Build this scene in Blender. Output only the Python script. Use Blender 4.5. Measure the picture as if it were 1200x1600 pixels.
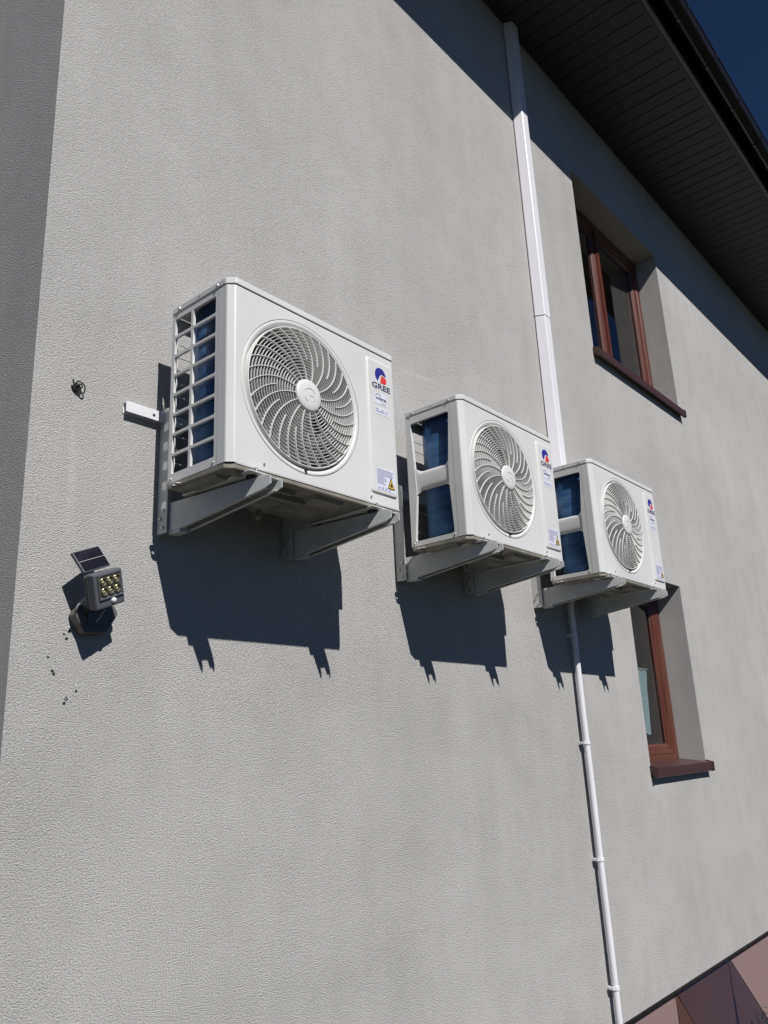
import bpy, bmesh, math, random
from math import sin, cos, pi, radians
from mathutils import Vector, Matrix
random.seed(7)
for o in list(bpy.data.objects): bpy.data.objects.remove(o)
S = bpy.context.scene
COL = S.collection

# ---------------------------------------------------------------- camera
cam_d = bpy.data.cameras.new('camera'); cam = bpy.data.objects.new('camera', cam_d); COL.objects.link(cam)
cam_d.sensor_fit = 'VERTICAL'; cam_d.sensor_height = 24; cam_d.sensor_width = 18
cam_d.lens = 19.0247; cam_d.clip_start = .05; cam_d.clip_end = 3000
rx, ux, fx = Vector((.6499, -.7588, -.0444)), Vector((-.1863, -.2157, .9585)), Vector((.7369, .6146, .2815))
fx.normalize(); rx = (rx - fx * rx.dot(fx)).normalized(); ux = rx.cross(fx)
CAMLOC = Vector((-.9842, -2.1011, 1.6))
M = Matrix((( rx.x, ux.x, -fx.x, CAMLOC.x), (rx.y, ux.y, -fx.y, CAMLOC.y), (rx.z, ux.z, -fx.z, CAMLOC.z), (0, 0, 0, 1)))
cam.matrix_world = M
S.camera = cam

# ---------------------------------------------------------------- sky and sun
SUN = Vector((-.118, -.415, .418)).normalized()          # towards the sun
elev = math.asin(SUN.z); azim = math.atan2(SUN.x, SUN.y)
W = bpy.data.worlds.new('World'); S.world = W; W.use_nodes = True
nt = W.node_tree; nt.nodes.clear()
sky = nt.nodes.new('ShaderNodeTexSky'); sky.sky_type = 'NISHITA'; sky.sun_disc = False
sky.sun_elevation = elev; sky.sun_rotation = azim
sky.altitude = 3000; sky.air_density = .62; sky.dust_density = 0.0; sky.ozone_density = 10.0
bg = nt.nodes.new('ShaderNodeBackground'); bg.inputs['Strength'].default_value = .05
wo = nt.nodes.new('ShaderNodeOutputWorld')
nt.links.new(sky.outputs[0], bg.inputs[0]); nt.links.new(bg.outputs[0], wo.inputs[0])
sl = bpy.data.lights.new('sun', 'SUN'); sl.energy = 5.0; sl.angle = radians(.5); sl.color = (1, .975, .945)
so = bpy.data.objects.new('sun', sl); COL.objects.link(so); so.location = (-3, -8, 12)
so.rotation_euler = SUN.to_track_quat('Z', 'Y').to_euler()
S.view_settings.view_transform = 'Standard'; S.view_settings.look = 'None'
S.view_settings.exposure = .06; S.view_settings.gamma = 1; S.view_settings.use_curve_mapping = False
S.render.engine = 'CYCLES'
S.render.resolution_x = 768; S.render.resolution_y = 1024

# ---------------------------------------------------------------- materials
def new_mat(name):
    m = bpy.data.materials.new(name); m.use_nodes = True
    n = m.node_tree; n.nodes.clear()
    out = n.nodes.new('ShaderNodeOutputMaterial'); b = n.nodes.new('ShaderNodeBsdfPrincipled')
    n.links.new(b.outputs[0], out.inputs[0]); return m, n, b
def simple(name, col, rough=.5, metal=0., var=.08, scale=14, bump=0., bscale=300, spec=.5, coords='pos'):
    m, n, b = new_mat(name)
    b.inputs['Roughness'].default_value = rough; b.inputs['Metallic'].default_value = metal
    b.inputs['Specular IOR Level'].default_value = spec
    g = n.nodes.new('ShaderNodeNewGeometry')
    tx = n.nodes.new('ShaderNodeTexNoise'); tx.inputs['Scale'].default_value = scale; tx.inputs['Detail'].default_value = 5
    n.links.new(g.outputs['Position'], tx.inputs['Vector'])
    rp = n.nodes.new('ShaderNodeValToRGB')
    rp.color_ramp.elements[0].position = .3; rp.color_ramp.elements[1].position = .7
    rp.color_ramp.elements[0].color = (*[c * (1 - var) for c in col], 1)
    rp.color_ramp.elements[1].color = (*[min(1, c * (1 + var * .5)) for c in col], 1)
    n.links.new(tx.outputs[0], rp.inputs[0]); n.links.new(rp.outputs[0], b.inputs['Base Color'])
    if bump:
        t2 = n.nodes.new('ShaderNodeTexNoise'); t2.inputs['Scale'].default_value = bscale; t2.inputs['Detail'].default_value = 3
        n.links.new(g.outputs['Position'], t2.inputs['Vector'])
        bp = n.nodes.new('ShaderNodeBump'); bp.inputs['Strength'].default_value = 1; bp.inputs['Distance'].default_value = bump
        n.links.new(t2.outputs[0], bp.inputs['Height']); n.links.new(bp.outputs[0], b.inputs['Normal'])
    return m
def math_n(n, op, a, b=None, c=None):
    x = n.nodes.new('ShaderNodeMath'); x.operation = op
    for i, v in enumerate((a, b, c)):
        if v is None: continue
        if isinstance(v, (int, float)): x.inputs[i].default_value = v
        else: n.links.new(v, x.inputs[i])
    return x.outputs[0]
def stucco():
    m, n, b = new_mat('stucco render'); b.inputs['Roughness'].default_value = .95; b.inputs['Specular IOR Level'].default_value = .12
    g = n.nodes.new('ShaderNodeNewGeometry'); P = g.outputs['Position']
    def noise(s, d=4, r=.55, mp=None):
        t = n.nodes.new('ShaderNodeTexNoise'); t.inputs['Scale'].default_value = s; t.inputs['Detail'].default_value = d
        t.inputs['Roughness'].default_value = r
        src = P
        if mp:
            k = n.nodes.new('ShaderNodeMapping'); k.inputs['Scale'].default_value = mp
            n.links.new(P, k.inputs[0]); src = k.outputs[0]
        n.links.new(src, t.inputs['Vector']); return t.outputs[0]
    v = n.nodes.new('ShaderNodeTexVoronoi'); v.inputs['Scale'].default_value = 340; v.feature = 'F1'
    v.inputs['Randomness'].default_value = 1
    n.links.new(P, v.inputs['Vector'])
    grain = math_n(n, 'SUBTRACT', 1, math_n(n, 'MULTIPLY', v.outputs['Distance'], 1.3))
    fine = noise(245, 4, .66, (.7, .7, 1.12))
    coarse = noise(46, 3)
    h = math_n(n, 'ADD', math_n(n, 'MULTIPLY', grain, .55), math_n(n, 'ADD', math_n(n, 'MULTIPLY', fine, 1.3), math_n(n, 'MULTIPLY', coarse, .3)))
    bp = n.nodes.new('ShaderNodeBump'); bp.inputs['Strength'].default_value = .85; bp.inputs['Distance'].default_value = .0052
    n.links.new(h, bp.inputs['Height']); n.links.new(bp.outputs[0], b.inputs['Normal'])
    # colour: pale grey with slow weather blotches, faint vertical runs, shade of the relief pits painted as dark flecks
    big = noise(.9, 5); mid = noise(5, 4); run = noise(3, 4, .6, (2.2, 2.2, .12))
    f = math_n(n, 'ADD', math_n(n, 'MULTIPLY', big, .55), math_n(n, 'ADD', math_n(n, 'MULTIPLY', mid, .25), math_n(n, 'MULTIPLY', run, .2)))
    rp = n.nodes.new('ShaderNodeValToRGB'); n.links.new(f, rp.inputs[0])
    rp.color_ramp.elements[0].position = .38; rp.color_ramp.elements[0].color = (.432, .422, .406, 1)
    rp.color_ramp.elements[1].position = .70; rp.color_ramp.elements[1].color = (.568, .556, .538, 1)
    r2 = n.nodes.new('ShaderNodeValToRGB'); n.links.new(fine, r2.inputs[0])
    r2.color_ramp.elements[0].position = .31; r2.color_ramp.elements[0].color = (.40, .39, .375, 1)
    r2.color_ramp.elements[1].position = .49; r2.color_ramp.elements[1].color = (1.06, 1.06, 1.06, 1)
    mx = n.nodes.new('ShaderNodeMix'); mx.data_type = 'RGBA'; mx.blend_type = 'MULTIPLY'; mx.inputs[0].default_value = .75
    n.links.new(rp.outputs[0], mx.inputs[6]); n.links.new(r2.outputs[0], mx.inputs[7])
    sx_ = n.nodes.new('ShaderNodeSeparateXYZ'); n.links.new(P, sx_.inputs[0])
    def band(o, c, w):      # soft band round c
        return math_n(n, 'MAXIMUM', math_n(n, 'SUBTRACT', 1, math_n(n, 'DIVIDE', math_n(n, 'ABSOLUTE', math_n(n, 'SUBTRACT', o, c)), w)), 0)
    wob = math_n(n, 'ADD', sx_.outputs[0], math_n(n, 'MULTIPLY', math_n(n, 'SUBTRACT', noise(6, 3), .5), .03))
    run1 = math_n(n, 'MULTIPLY', band(wob, .135, .022), band(sx_.outputs[2], 2.40, .24))
    zz = math_n(n, 'SUBTRACT', sx_.outputs[2], math_n(n, 'MULTIPLY', sx_.outputs[0], .09))
    scf = math_n(n, 'MULTIPLY', band(zz, 3.128, .016), band(sx_.outputs[0], 1.87, .28))
    mk = math_n(n, 'MULTIPLY', math_n(n, 'MULTIPLY', math_n(n, 'ADD', run1, scf), noise(30, 3)), .55)
    mk = math_n(n, 'MULTIPLY', mk, math_n(n, 'GREATER_THAN', math_n(n, 'MULTIPLY', sx_.outputs[1], -1), -.02))
    m2 = n.nodes.new('ShaderNodeMix'); m2.data_type = 'RGBA'; n.links.new(mk, m2.inputs[0])
    n.links.new(mx.outputs[2], m2.inputs[6]); m2.inputs[7].default_value = (.72, .71, .69, 1)
    n.links.new(m2.outputs[2], b.inputs['Base Color'])
    return m
def glass_mat(name, tint, fres=1.5, boost=1.0):
    m = bpy.data.materials.new(name); m.use_nodes = True; n = m.node_tree; n.nodes.clear()
    out = n.nodes.new('ShaderNodeOutputMaterial'); t = n.nodes.new('ShaderNodeBsdfTransparent'); t.inputs[0].default_value = (*tint, 1)
    gl = n.nodes.new('ShaderNodeBsdfGlossy'); gl.inputs['Roughness'].default_value = .015
    fr = n.nodes.new('ShaderNodeFresnel'); fr.inputs[0].default_value = fres
    g = n.nodes.new('ShaderNodeNewGeometry'); tx = n.nodes.new('ShaderNodeTexNoise'); tx.inputs['Scale'].default_value = 2.5
    n.links.new(g.outputs['Position'], tx.inputs['Vector'])
    bp = n.nodes.new('ShaderNodeBump'); bp.inputs['Distance'].default_value = .002; bp.inputs['Strength'].default_value = .3
    n.links.new(tx.outputs[0], bp.inputs['Height']); n.links.new(bp.outputs[0], gl.inputs['Normal'])
    k = math_n(n, 'MULTIPLY', math_n(n, 'MINIMUM', math_n(n, 'MULTIPLY', fr.outputs[0], boost), 1.0), math_n(n, 'SUBTRACT', 1, g.outputs['Backfacing']))
    mx = n.nodes.new('ShaderNodeMixShader'); n.links.new(k, mx.inputs[0]); n.links.new(t.outputs[0], mx.inputs[1]); n.links.new(gl.outputs[0], mx.inputs[2])
    n.links.new(mx.outputs[0], out.inputs[0]); return m
def wood():
    m, n, b = new_mat('stained wood'); b.inputs['Roughness'].default_value = .32
    g = n.nodes.new('ShaderNodeNewGeometry'); k = n.nodes.new('ShaderNodeMapping'); k.inputs['Scale'].default_value = (60, 60, 4)
    n.links.new(g.outputs['Position'], k.inputs[0])
    t = n.nodes.new('ShaderNodeTexNoise'); t.inputs['Scale'].default_value = 1; t.inputs['Detail'].default_value = 5
    n.links.new(k.outputs[0], t.inputs['Vector'])
    rp = n.nodes.new('ShaderNodeValToRGB'); n.links.new(t.outputs[0], rp.inputs[0])
    rp.color_ramp.elements[0].position = .3; rp.color_ramp.elements[0].color = (.062, .018, .011, 1)
    rp.color_ramp.elements[1].position = .72; rp.color_ramp.elements[1].color = (.135, .038, .022, 1)
    n.links.new(rp.outputs[0], b.inputs['Base Color']); return m
def coil_mat():
    m, n, b = new_mat('blue coated fins'); b.inputs['Roughness'].default_value = .38; b.inputs['Metallic'].default_value = .55
    g = n.nodes.new('ShaderNodeNewGeometry')
    k = n.nodes.new('ShaderNodeMapping'); k.inputs['Scale'].default_value = (700, 700, 1); n.links.new(g.outputs['Position'], k.inputs[0])
    t = n.nodes.new('ShaderNodeTexNoise'); t.inputs['Scale'].default_value = 1; t.inputs['Detail'].default_value = 2
    n.links.new(k.outputs[0], t.inputs['Vector'])
    k2 = n.nodes.new('ShaderNodeMapping'); k2.inputs['Scale'].default_value = (6, 6, 45); n.links.new(g.outputs['Position'], k2.inputs[0])
    t2 = n.nodes.new('ShaderNodeTexNoise'); t2.inputs['Scale'].default_value = 1; t2.inputs['Detail'].default_value = 2
    n.links.new(k2.outputs[0], t2.inputs['Vector'])
    rp = n.nodes.new('ShaderNodeValToRGB'); n.links.new(t2.outputs[0], rp.inputs[0])
    rp.color_ramp.elements[0].position = .3; rp.color_ramp.elements[0].color = (.024, .068, .165, 1)
    rp.color_ramp.elements[1].position = .7; rp.color_ramp.elements[1].color = (.048, .125, .265, 1)
    n.links.new(rp.outputs[0], b.inputs['Base Color'])
    bp = n.nodes.new('ShaderNodeBump'); bp.inputs['Distance'].default_value = .0012; bp.inputs['Strength'].default_value = .8
    n.links.new(t.outputs[0], bp.inputs['Height']); n.links.new(bp.outputs[0], b.inputs['Normal']); return m

STUCCO = stucco()
WHITE = simple('painted steel', (.625, .622, .61), .36, var=.06, scale=4)
PLASTIC = simple('grille plastic', (.63, .63, .61), .42, var=.03, scale=9)
BRKT = simple('powder coated bracket', (.55, .56, .55), .45, var=.08, scale=30, bump=.0003, bscale=500)
RAILW = simple('white rail paint', (.70, .70, .72), .4, var=.05, scale=30)
PVC = simple('white pvc', (.72, .705, .735), .35, var=.03, scale=5)
BASEP = simple('base pan shade tone', (.24, .222, .185), .5, var=.25, scale=18)  # underside of the units, its shade put into a dark brownish base colour
DARK = simple('black interior', (.03, .03, .032), .7, var=.2)
FANM = simple('fan blade plastic', (.16, .16, .165), .5, var=.1)
STEEL = simple('zinc bolt', (.55, .55, .54), .35, metal=.8, var=.15, scale=200)
RUBBER = simple('rubber', (.025, .025, .025), .8)
COIL = coil_mat()
BLUE = simple('logo blue', (.030, .028, .24), .4, var=.03)
RED = simple('logo red', (.62, .045, .05), .4, var=.03)
NAVY = simple('print navy', (.05, .055, .13), .5, var=.05)
STICK = simple('sticker white', (.66, .66, .74), .35, var=.02)
PRINT = simple('faint print', (.36, .37, .50), .5, var=.1)
YELLOW = simple('warning yellow', (.62, .42, .05), .45, var=.04)
BLACK = simple('print black', (.02, .02, .02), .5)
WOOD = wood()
GLASS = glass_mat('window glass', (.80, .84, .83), 1.55, 1.7)
SMOKE = glass_mat('smoked acrylic', (.76, .71, .68), 1.5, 1.6)
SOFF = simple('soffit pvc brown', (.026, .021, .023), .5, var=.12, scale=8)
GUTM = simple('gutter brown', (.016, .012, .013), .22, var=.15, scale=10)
ROOFM = simple('roof sheet', (.03, .026, .026), .55, var=.2, scale=5)
SILLM = simple('sill brown metal', (.055, .026, .024), .38, var=.12, scale=20)
TILEM = simple('plinth stone', (.27, .185, .178), .5, var=.40, scale=130, bump=.0006, bscale=500)
GROUT = simple('grout', (.05, .042, .04), .9)
GROUND = simple('ground earth', (.034, .036, .022), .95, var=.35, scale=3, bump=.02, bscale=40, spec=.1)
LAMPG = simple('lamp grey plastic', (.10, .105, .12), .42, var=.06)
LAMPS = simple('lamp grey shade tone', (.105, .10, .092), .5, var=.08)  # warm grey darkened so the head's shade on the wall base sits in the colour
ARMG = simple('lamp arm grey', (.42, .42, .43), .4, var=.06)
CELL = simple('solar cell', (.012, .012, .022), .18, var=.2, scale=90)
LINEW = simple('cell line', (.45, .45, .45), .4)
REFL = simple('reflector', (.30, .275, .19), .28, metal=.8, var=.25, scale=120)
LEDM = simple('led lens', (.50, .45, .27), .3, var=.05)
WHITEP = simple('sensor dome', (.72, .72, .74), .3, var=.02)
CURT = simple('curtain lace', (.40, .48, .54), .9, var=.25, scale=110)
INNER = simple('inner plaster', (.40, .38, .35), .9)
LEAF = simple('weed leaf', (.06, .10, .03), .6, var=.3, scale=80)
CHIP = simple('mortar chip', (.75, .75, .73), .9)

# ---------------------------------------------------------------- mesh helpers
def link(name, me, mat, parent=None, smooth=False):
    o = bpy.data.objects.new(name, me); COL.objects.link(o)
    if mat and not me.materials: me.materials.append(mat)
    if parent: o.parent = parent
    if smooth:
        for p in me.polygons: p.use_smooth = True
    return o
def fin(name, bm, mat, parent=None, smooth=False, bevel=0, seg=2):
    bmesh.ops.recalc_face_normals(bm, faces=bm.faces)
    me = bpy.data.meshes.new(name); bm.to_mesh(me); bm.free()
    o = link(name, me, mat, parent, smooth)
    if bevel:
        md = o.modifiers.new('bevel', 'BEVEL'); md.width = bevel; md.segments = seg; md.limit_method = 'ANGLE'; md.angle_limit = radians(35)
        md.harden_normals = False
    return o
def empty(name, loc=(0, 0, 0), parent=None):
    o = bpy.data.objects.new(name, None); COL.objects.link(o); o.location = loc; o.empty_display_size = .1
    if parent: o.parent = parent
    return o
def tag(o, label, cat, group=None):
    o['label'] = label; o['category'] = cat
    if group: o['group'] = group
    return o
def box(bm, x0, x1, y0, y1, z0, z1, mtx=None):
    vs = [bm.verts.new((x, y, z)) for x in (x0, x1) for y in (y0, y1) for z in (z0, z1)]
    for f in ((0, 1, 3, 2), (4, 6, 7, 5), (0, 4, 5, 1), (2, 3, 7, 6), (0, 2, 6, 4), (1, 5, 7, 3)):
        bm.faces.new([vs[i] for i in f])
    if mtx: bmesh.ops.transform(bm, matrix=mtx, verts=vs)
    return vs
def prism(bm, pts, ax, a, b):
    """polygon pts (2D) extruded along axis ax from a to b"""
    def mk(p, t):
        return {'x': (t, p[0], p[1]), 'y': (p[0], t, p[1]), 'z': (p[0], p[1], t)}[ax]
    A = [bm.verts.new(mk(p, a)) for p in pts]; B = [bm.verts.new(mk(p, b)) for p in pts]
    n = len(pts)
    bm.faces.new(A); bm.faces.new(B[::-1])
    for i in range(n): bm.faces.new((A[i], A[(i + 1) % n], B[(i + 1) % n], B[i]))
def tube(bm, path, r, n=10, cap=True):
    rings = []; path = [Vector(p) for p in path]
    up = None
    for i, p in enumerate(path):
        t = (path[min(i + 1, len(path) - 1)] - path[max(i - 1, 0)]).normalized()
        if up is None: up = t.orthogonal().normalized()
        up = (up - t * up.dot(t)).normalized(); s = t.cross(up)
        rr = r[i] if isinstance(r, (list, tuple)) else r
        rings.append([bm.verts.new(p + (up * cos(a) + s * sin(a)) * rr) for a in [2 * pi * k / n for k in range(n)]])
    for a, b in zip(rings, rings[1:]):
        for k in range(n): bm.faces.new((a[k], a[(k + 1) % n], b[(k + 1) % n], b[k]))
    if cap: bm.faces.new(rings[0][::-1]); bm.faces.new(rings[-1])
def lathe_y(bm, prof, cx, cz, n=96, closed=False):
    """profile (r, y) spun about the axis through (cx, *, cz) parallel to y"""
    rings = []
    for r, y in prof:
        if r < 1e-6: rings.append([bm.verts.new((cx, y, cz))])
        else: rings.append([bm.verts.new((cx + r * cos(2 * pi * k / n), y, cz + r * sin(2 * pi * k / n))) for k in range(n)])
    pairs = list(zip(rings, rings[1:])) + ([(rings[-1], rings[0])] if closed else [])
    for a, b in pairs:
        for k in range(n):
            k2 = (k + 1) % n
            if len(a) == 1 and len(b) == 1: continue
            if len(a) == 1: bm.faces.new((a[0], b[k2], b[k]))
            elif len(b) == 1: bm.faces.new((a[k], a[k2], b[0]))
            else: bm.faces.new((a[k], a[k2], b[k2], b[k]))
def rounded(pts, r, seg=4):
    out = []; n = len(pts)
    for i in range(n):
        p0, p, p1 = Vector(pts[i - 1]), Vector(pts[i]), Vector(pts[(i + 1) % n])
        a = p + (p0 - p).normalized() * r; b = p + (p1 - p).normalized() * r
        for k in range(seg + 1):
            t = k / seg; out.append(tuple(a * (1 - t) ** 2 + p * 2 * t * (1 - t) + b * t ** 2))
    return out
def sheet_mesh(name, outer, holes, thick, bev=0):
    """flat plate (2D outline with holes), lies in local xy, centred on z"""
    cu = bpy.data.curves.new(name, 'CURVE'); cu.dimensions = '2D'; cu.fill_mode = 'BOTH'; cu.extrude = thick / 2
    for ring in [outer] + list(holes):
        sp = cu.splines.new('POLY'); sp.points.add(len(ring) - 1); sp.use_cyclic_u = True
        for q, p in zip(sp.points, ring): q.co = (p[0], p[1], 0, 1)
    o = bpy.data.objects.new(name, cu); COL.objects.link(o)
    dg = bpy.context.evaluated_depsgraph_get(); dg.update()
    me = bpy.data.meshes.new_from_object(o.evaluated_get(dg))
    bpy.data.objects.remove(o); bpy.data.curves.remove(cu); me.name = name
    return me
def text_mesh(name, s, h, depth, sx=1.0):
    cu = bpy.data.curves.new(name, 'FONT'); cu.body = s; cu.size = h / .72; cu.align_x = 'CENTER'; cu.align_y = 'CENTER'; cu.extrude = depth / 2
    cu.resolution_u = 3; cu.offset = h * .02
    o = bpy.data.objects.new(name, cu); COL.objects.link(o)
    dg = bpy.context.evaluated_depsgraph_get(); dg.update()
    me = bpy.data.meshes.new_from_object(o.evaluated_get(dg))
    bpy.data.objects.remove(o); bpy.data.curves.remove(cu)
    me.transform(Matrix.Diagonal((sx, 1, 1, 1))); me.name = name
    return me
FRONT = Matrix.Rotation(pi / 2, 4, 'X')     # xy plate -> xz plane, its z+ turned to -y
def circ(cx, cy, r, n=24, a0=0, a1=2 * pi, full=True):
    m = n if full else n + 1
    return [(cx + r * cos(a0 + (a1 - a0) * k / n), cy + r * sin(a0 + (a1 - a0) * k / n)) for k in range(m)]

# ================================================================ setting: ground
bm = bmesh.new()
GZ = -.42
vs = [bm.verts.new(p) for p in ((-300, -300, GZ), (300, -300, GZ), (300, 300, GZ), (-300, 300, GZ))]; bm.faces.new(vs)
g = fin('ground', bm, GROUND); g['kind'] = 'structure'

# ================================================================ house
HX, HY, RZ = 12.0, 9.0, 6.38            # length along the wall, depth, soffit height
WB = .26                                # lower edge of the render
house = tag(empty('house', (0, 0, GZ)), 'grey stuccoed two-storey house with dark eaves and brown windows', 'house')
def hp(o):
    o.parent = house; o.matrix_parent_inverse = Matrix.Translation((0, 0, -GZ)); return o
UW = (3.87, 5.41, 4.185, 5.662); LW = (3.91, 4.828, 1.432, 2.641)
REC = .18; TH = .34
bm = bmesh.new()
wins = [UW, LW]
xs = sorted({0, HX, UW[0], UW[1], LW[0], LW[1]}); zs = sorted({WB, RZ + .3, UW[2], UW[3], LW[2], LW[3]})
inside = lambda x, z: any(w[0] < x < w[1] and w[2] < z < w[3] for w in wins)
V = {}
def gv(x, y, z):
    k = (round(x, 4), round(y, 4), round(z, 4))
    if k not in V: V[k] = bm.verts.new((x, y, z))
    return V[k]
for x0, x1 in zip(xs, xs[1:]):
    for z0, z1 in zip(zs, zs[1:]):
        if inside((x0 + x1) / 2, (z0 + z1) / 2): continue
        bm.faces.new((gv(x0, 0, z0), gv(x1, 0, z0), gv(x1, 0, z1), gv(x0, 0, z1)))
for w in wins:
    x0, x1, z0, z1 = w
    lst = [(x0, z0), (x1, z0), (x1, z1), (x0, z1)]
    # split along the grid lines that touch this window
    for (ax, az), (bx, bz) in zip(lst, lst[1:] + lst[:1]):
        if ax == bx:
            cuts = sorted([z for z in zs if min(az, bz) <= z <= max(az, bz)]); seq = [(ax, z) for z in cuts]
        else:
            cuts = sorted([x for x in xs if min(ax, bx) <= x <= max(ax, bx)]); seq = [(x, az) for x in cuts]
        for (px, pz), (qx, qz) in zip(seq, seq[1:]):
            bm.faces.new((gv(px, 0, pz), gv(qx, 0, qz), gv(qx, TH, qz), gv(px, TH, pz)))
bm.faces.new((gv(0, 0, WB), gv(HX, 0, WB), bm.verts.new((HX, .06, WB)), bm.verts.new((0, .06, WB))))
fw_ = fin('wall', bm, STUCCO); hp(fw_); fw_['label'] = 'pale grey stuccoed front wall'
# left gable wall, rear and right walls (closed shell)
PITCH = radians(33); RIDGE_Y = HY / 2; EAVE_Z = RZ + .3
bm = bmesh.new()
EAVE_IN = RZ + .262 + .86 * math.tan(PITCH) - .003
rz_ = EAVE_IN + RIDGE_Y * math.tan(PITCH)
for X in (0, HX):
    bm.faces.new([bm.verts.new(p) for p in ((X, 0, WB), (X, HY, WB), (X, HY, EAVE_IN), (X, RIDGE_Y, rz_), (X, 0, EAVE_IN))])
bm.faces.new([bm.verts.new(p) for p in ((0, HY, WB), (HX, HY, WB), (HX, HY, EAVE_IN), (0, HY, EAVE_IN))])
sw = fin('side_wall', bm, STUCCO); hp(sw)
bm = bmesh.new(); box(bm, .01, HX - .01, .35, HY - .01, 2.95, 3.15)
hp(fin('floor_slab', bm, INNER))
bm = bmesh.new(); box(bm, .01, HX - .01, .35, HY - .01, 6.2, 6.3)
hp(fin('ceiling_slab', bm, INNER))
# partition a little behind the front wall so the rooms are rooms
bm = bmesh.new(); box(bm, .02, HX - .02, 3.4, 3.5, GZ, EAVE_Z)
hp(fin('partition_wall', bm, INNER))
# plinth: core and stone tiles, drip profile
bm = bmesh.new(); box(bm, .055, HX - .055, .055, HY - .055, GZ - .05, WB + .0)
plinth = fin('plinth', bm, GROUT); hp(plinth)
bm = bmesh.new(); box(bm, 0, .893, -.0, .028, 0, WB - .012 - GZ)
bmesh.ops.recalc_face_normals(bm, faces=bm.faces); tile_me = bpy.data.meshes.new('tile'); bm.to_mesh(tile_me); bm.free()
tile_me.materials.append(TILEM)
def add_tile(x, y, rz):
    o = bpy.data.objects.new('tile', tile_me); COL.objects.link(o); o.parent = plinth
    o.location = (x, y, GZ); o.rotation_euler = (0, 0, rz)
    md = o.modifiers.new('bevel', 'BEVEL'); md.width = .0025; md.segments = 1
for k in range(13): 
    x = 3.886 - .9 * 4 + .9 * k
    if x < HX - .9: add_tile(x, .024 + random.uniform(-.0012, .0012), 0)
for k in range(9): add_tile(.024, .95 + .9 * k, -pi / 2)
bm = bmesh.new()
prism(bm, [(-.006, WB - .016), (-.006, WB - .003), (.05, WB - .003), (.05, WB - .010), (-.002, WB - .010), (-.002, WB - .016)], 'x', -.006, HX)
hp(fin('drip_profile', bm, GUTM))
# ---- soffit boards
sof = hp(empty('soffit')); 
bm = bmesh.new(); box(bm, -.42, HX + .42, -.785, -.002, RZ + .012, RZ + .02)
back = fin('soffit_backing', bm, DARK, sof)
EY = -.79
bm = bmesh.new()
prism(bm, [(.0, 0), (.004, -.004), (.117, -.004), (.121, 0), (.121, .008), (.0, .008)], 'y', EY + .004, -.003)
bmesh.ops.recalc_face_normals(bm, faces=bm.faces); bo_me = bpy.data.meshes.new('soffit_board'); bm.to_mesh(bo_me); bm.free(); bo_me.materials.append(SOFF)
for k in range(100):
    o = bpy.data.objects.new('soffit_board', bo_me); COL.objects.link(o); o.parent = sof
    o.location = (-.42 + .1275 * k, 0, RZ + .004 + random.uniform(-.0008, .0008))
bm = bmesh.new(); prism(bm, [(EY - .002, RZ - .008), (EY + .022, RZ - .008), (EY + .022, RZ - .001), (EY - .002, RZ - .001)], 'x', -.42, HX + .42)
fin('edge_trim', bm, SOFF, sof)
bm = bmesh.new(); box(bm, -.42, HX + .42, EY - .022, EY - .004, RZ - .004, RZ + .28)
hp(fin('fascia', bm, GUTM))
# ---- roof
bm = bmesh.new()
t = math.tan(PITCH); ey = -.86; ez = RZ + .262
ridge = (RIDGE_Y, ez + (RIDGE_Y - ey) * t)
by = HY - ey
prism(bm, [(ey, ez), ridge, (by, ez), (by, ez + .06), (ridge[0], ridge[1] + .06), (ey, ez + .06)], 'x', -.45, HX + .45)
hp(fin('roof', bm, ROOFM))
# ---- gutter
gc = (-.888, RZ + .222); gr = .076
bm = bmesh.new(); n = 18
prof = [(gc[0] + gr * cos(pi + pi * k / n), gc[1] + gr * sin(pi + pi * k / n)) for k in range(n + 1)]
prof_in = [(gc[0] + (gr - .003) * cos(pi + pi * k / n), gc[1] + (gr - .003) * sin(pi + pi * k / n)) for k in range(n + 1)][::-1]
prism(bm, prof + prof_in, 'x', -.43, HX + .43)
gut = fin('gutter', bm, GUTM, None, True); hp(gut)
for f_ in gut.data.polygons: f_.use_smooth = len(f_.vertices) == 4
bm = bmesh.new(); tube(bm, [(-.43, gc[0] - gr, gc[1]), (HX + .43, gc[0] - gr, gc[1])], .007, 8); b_ = fin('rolled_lip', bm, GUTM, gut, True)
bm = bmesh.new()
pr = [(gc[0] + (gr + .007) * cos(pi * .96 + pi * 1.05 * k / n), gc[1] + (gr + .007) * sin(pi * .96 + pi * 1.05 * k / n)) for k in range(n + 1)]
pi_ = [(gc[0] + (gr + .001) * cos(pi * .96 + pi * 1.05 * k / n), gc[1] + (gr + .001) * sin(pi * .96 + pi * 1.05 * k / n)) for k in range(n + 1)][::-1]
prism(bm, pr + pi_, 'x', -.014, .014)
bmesh.ops.recalc_face_normals(bm, faces=bm.faces); br_me = bpy.data.meshes.new('gutter_bracket'); bm.to_mesh(br_me); bm.free(); br_me.materials.append(GUTM)
for k in range(-7, 14):
    o = bpy.data.objects.new('gutter_bracket', br_me); COL.objects.link(o); o.parent = gut; o.location = (4.02 + .577 * k, 0, 0)

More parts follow.
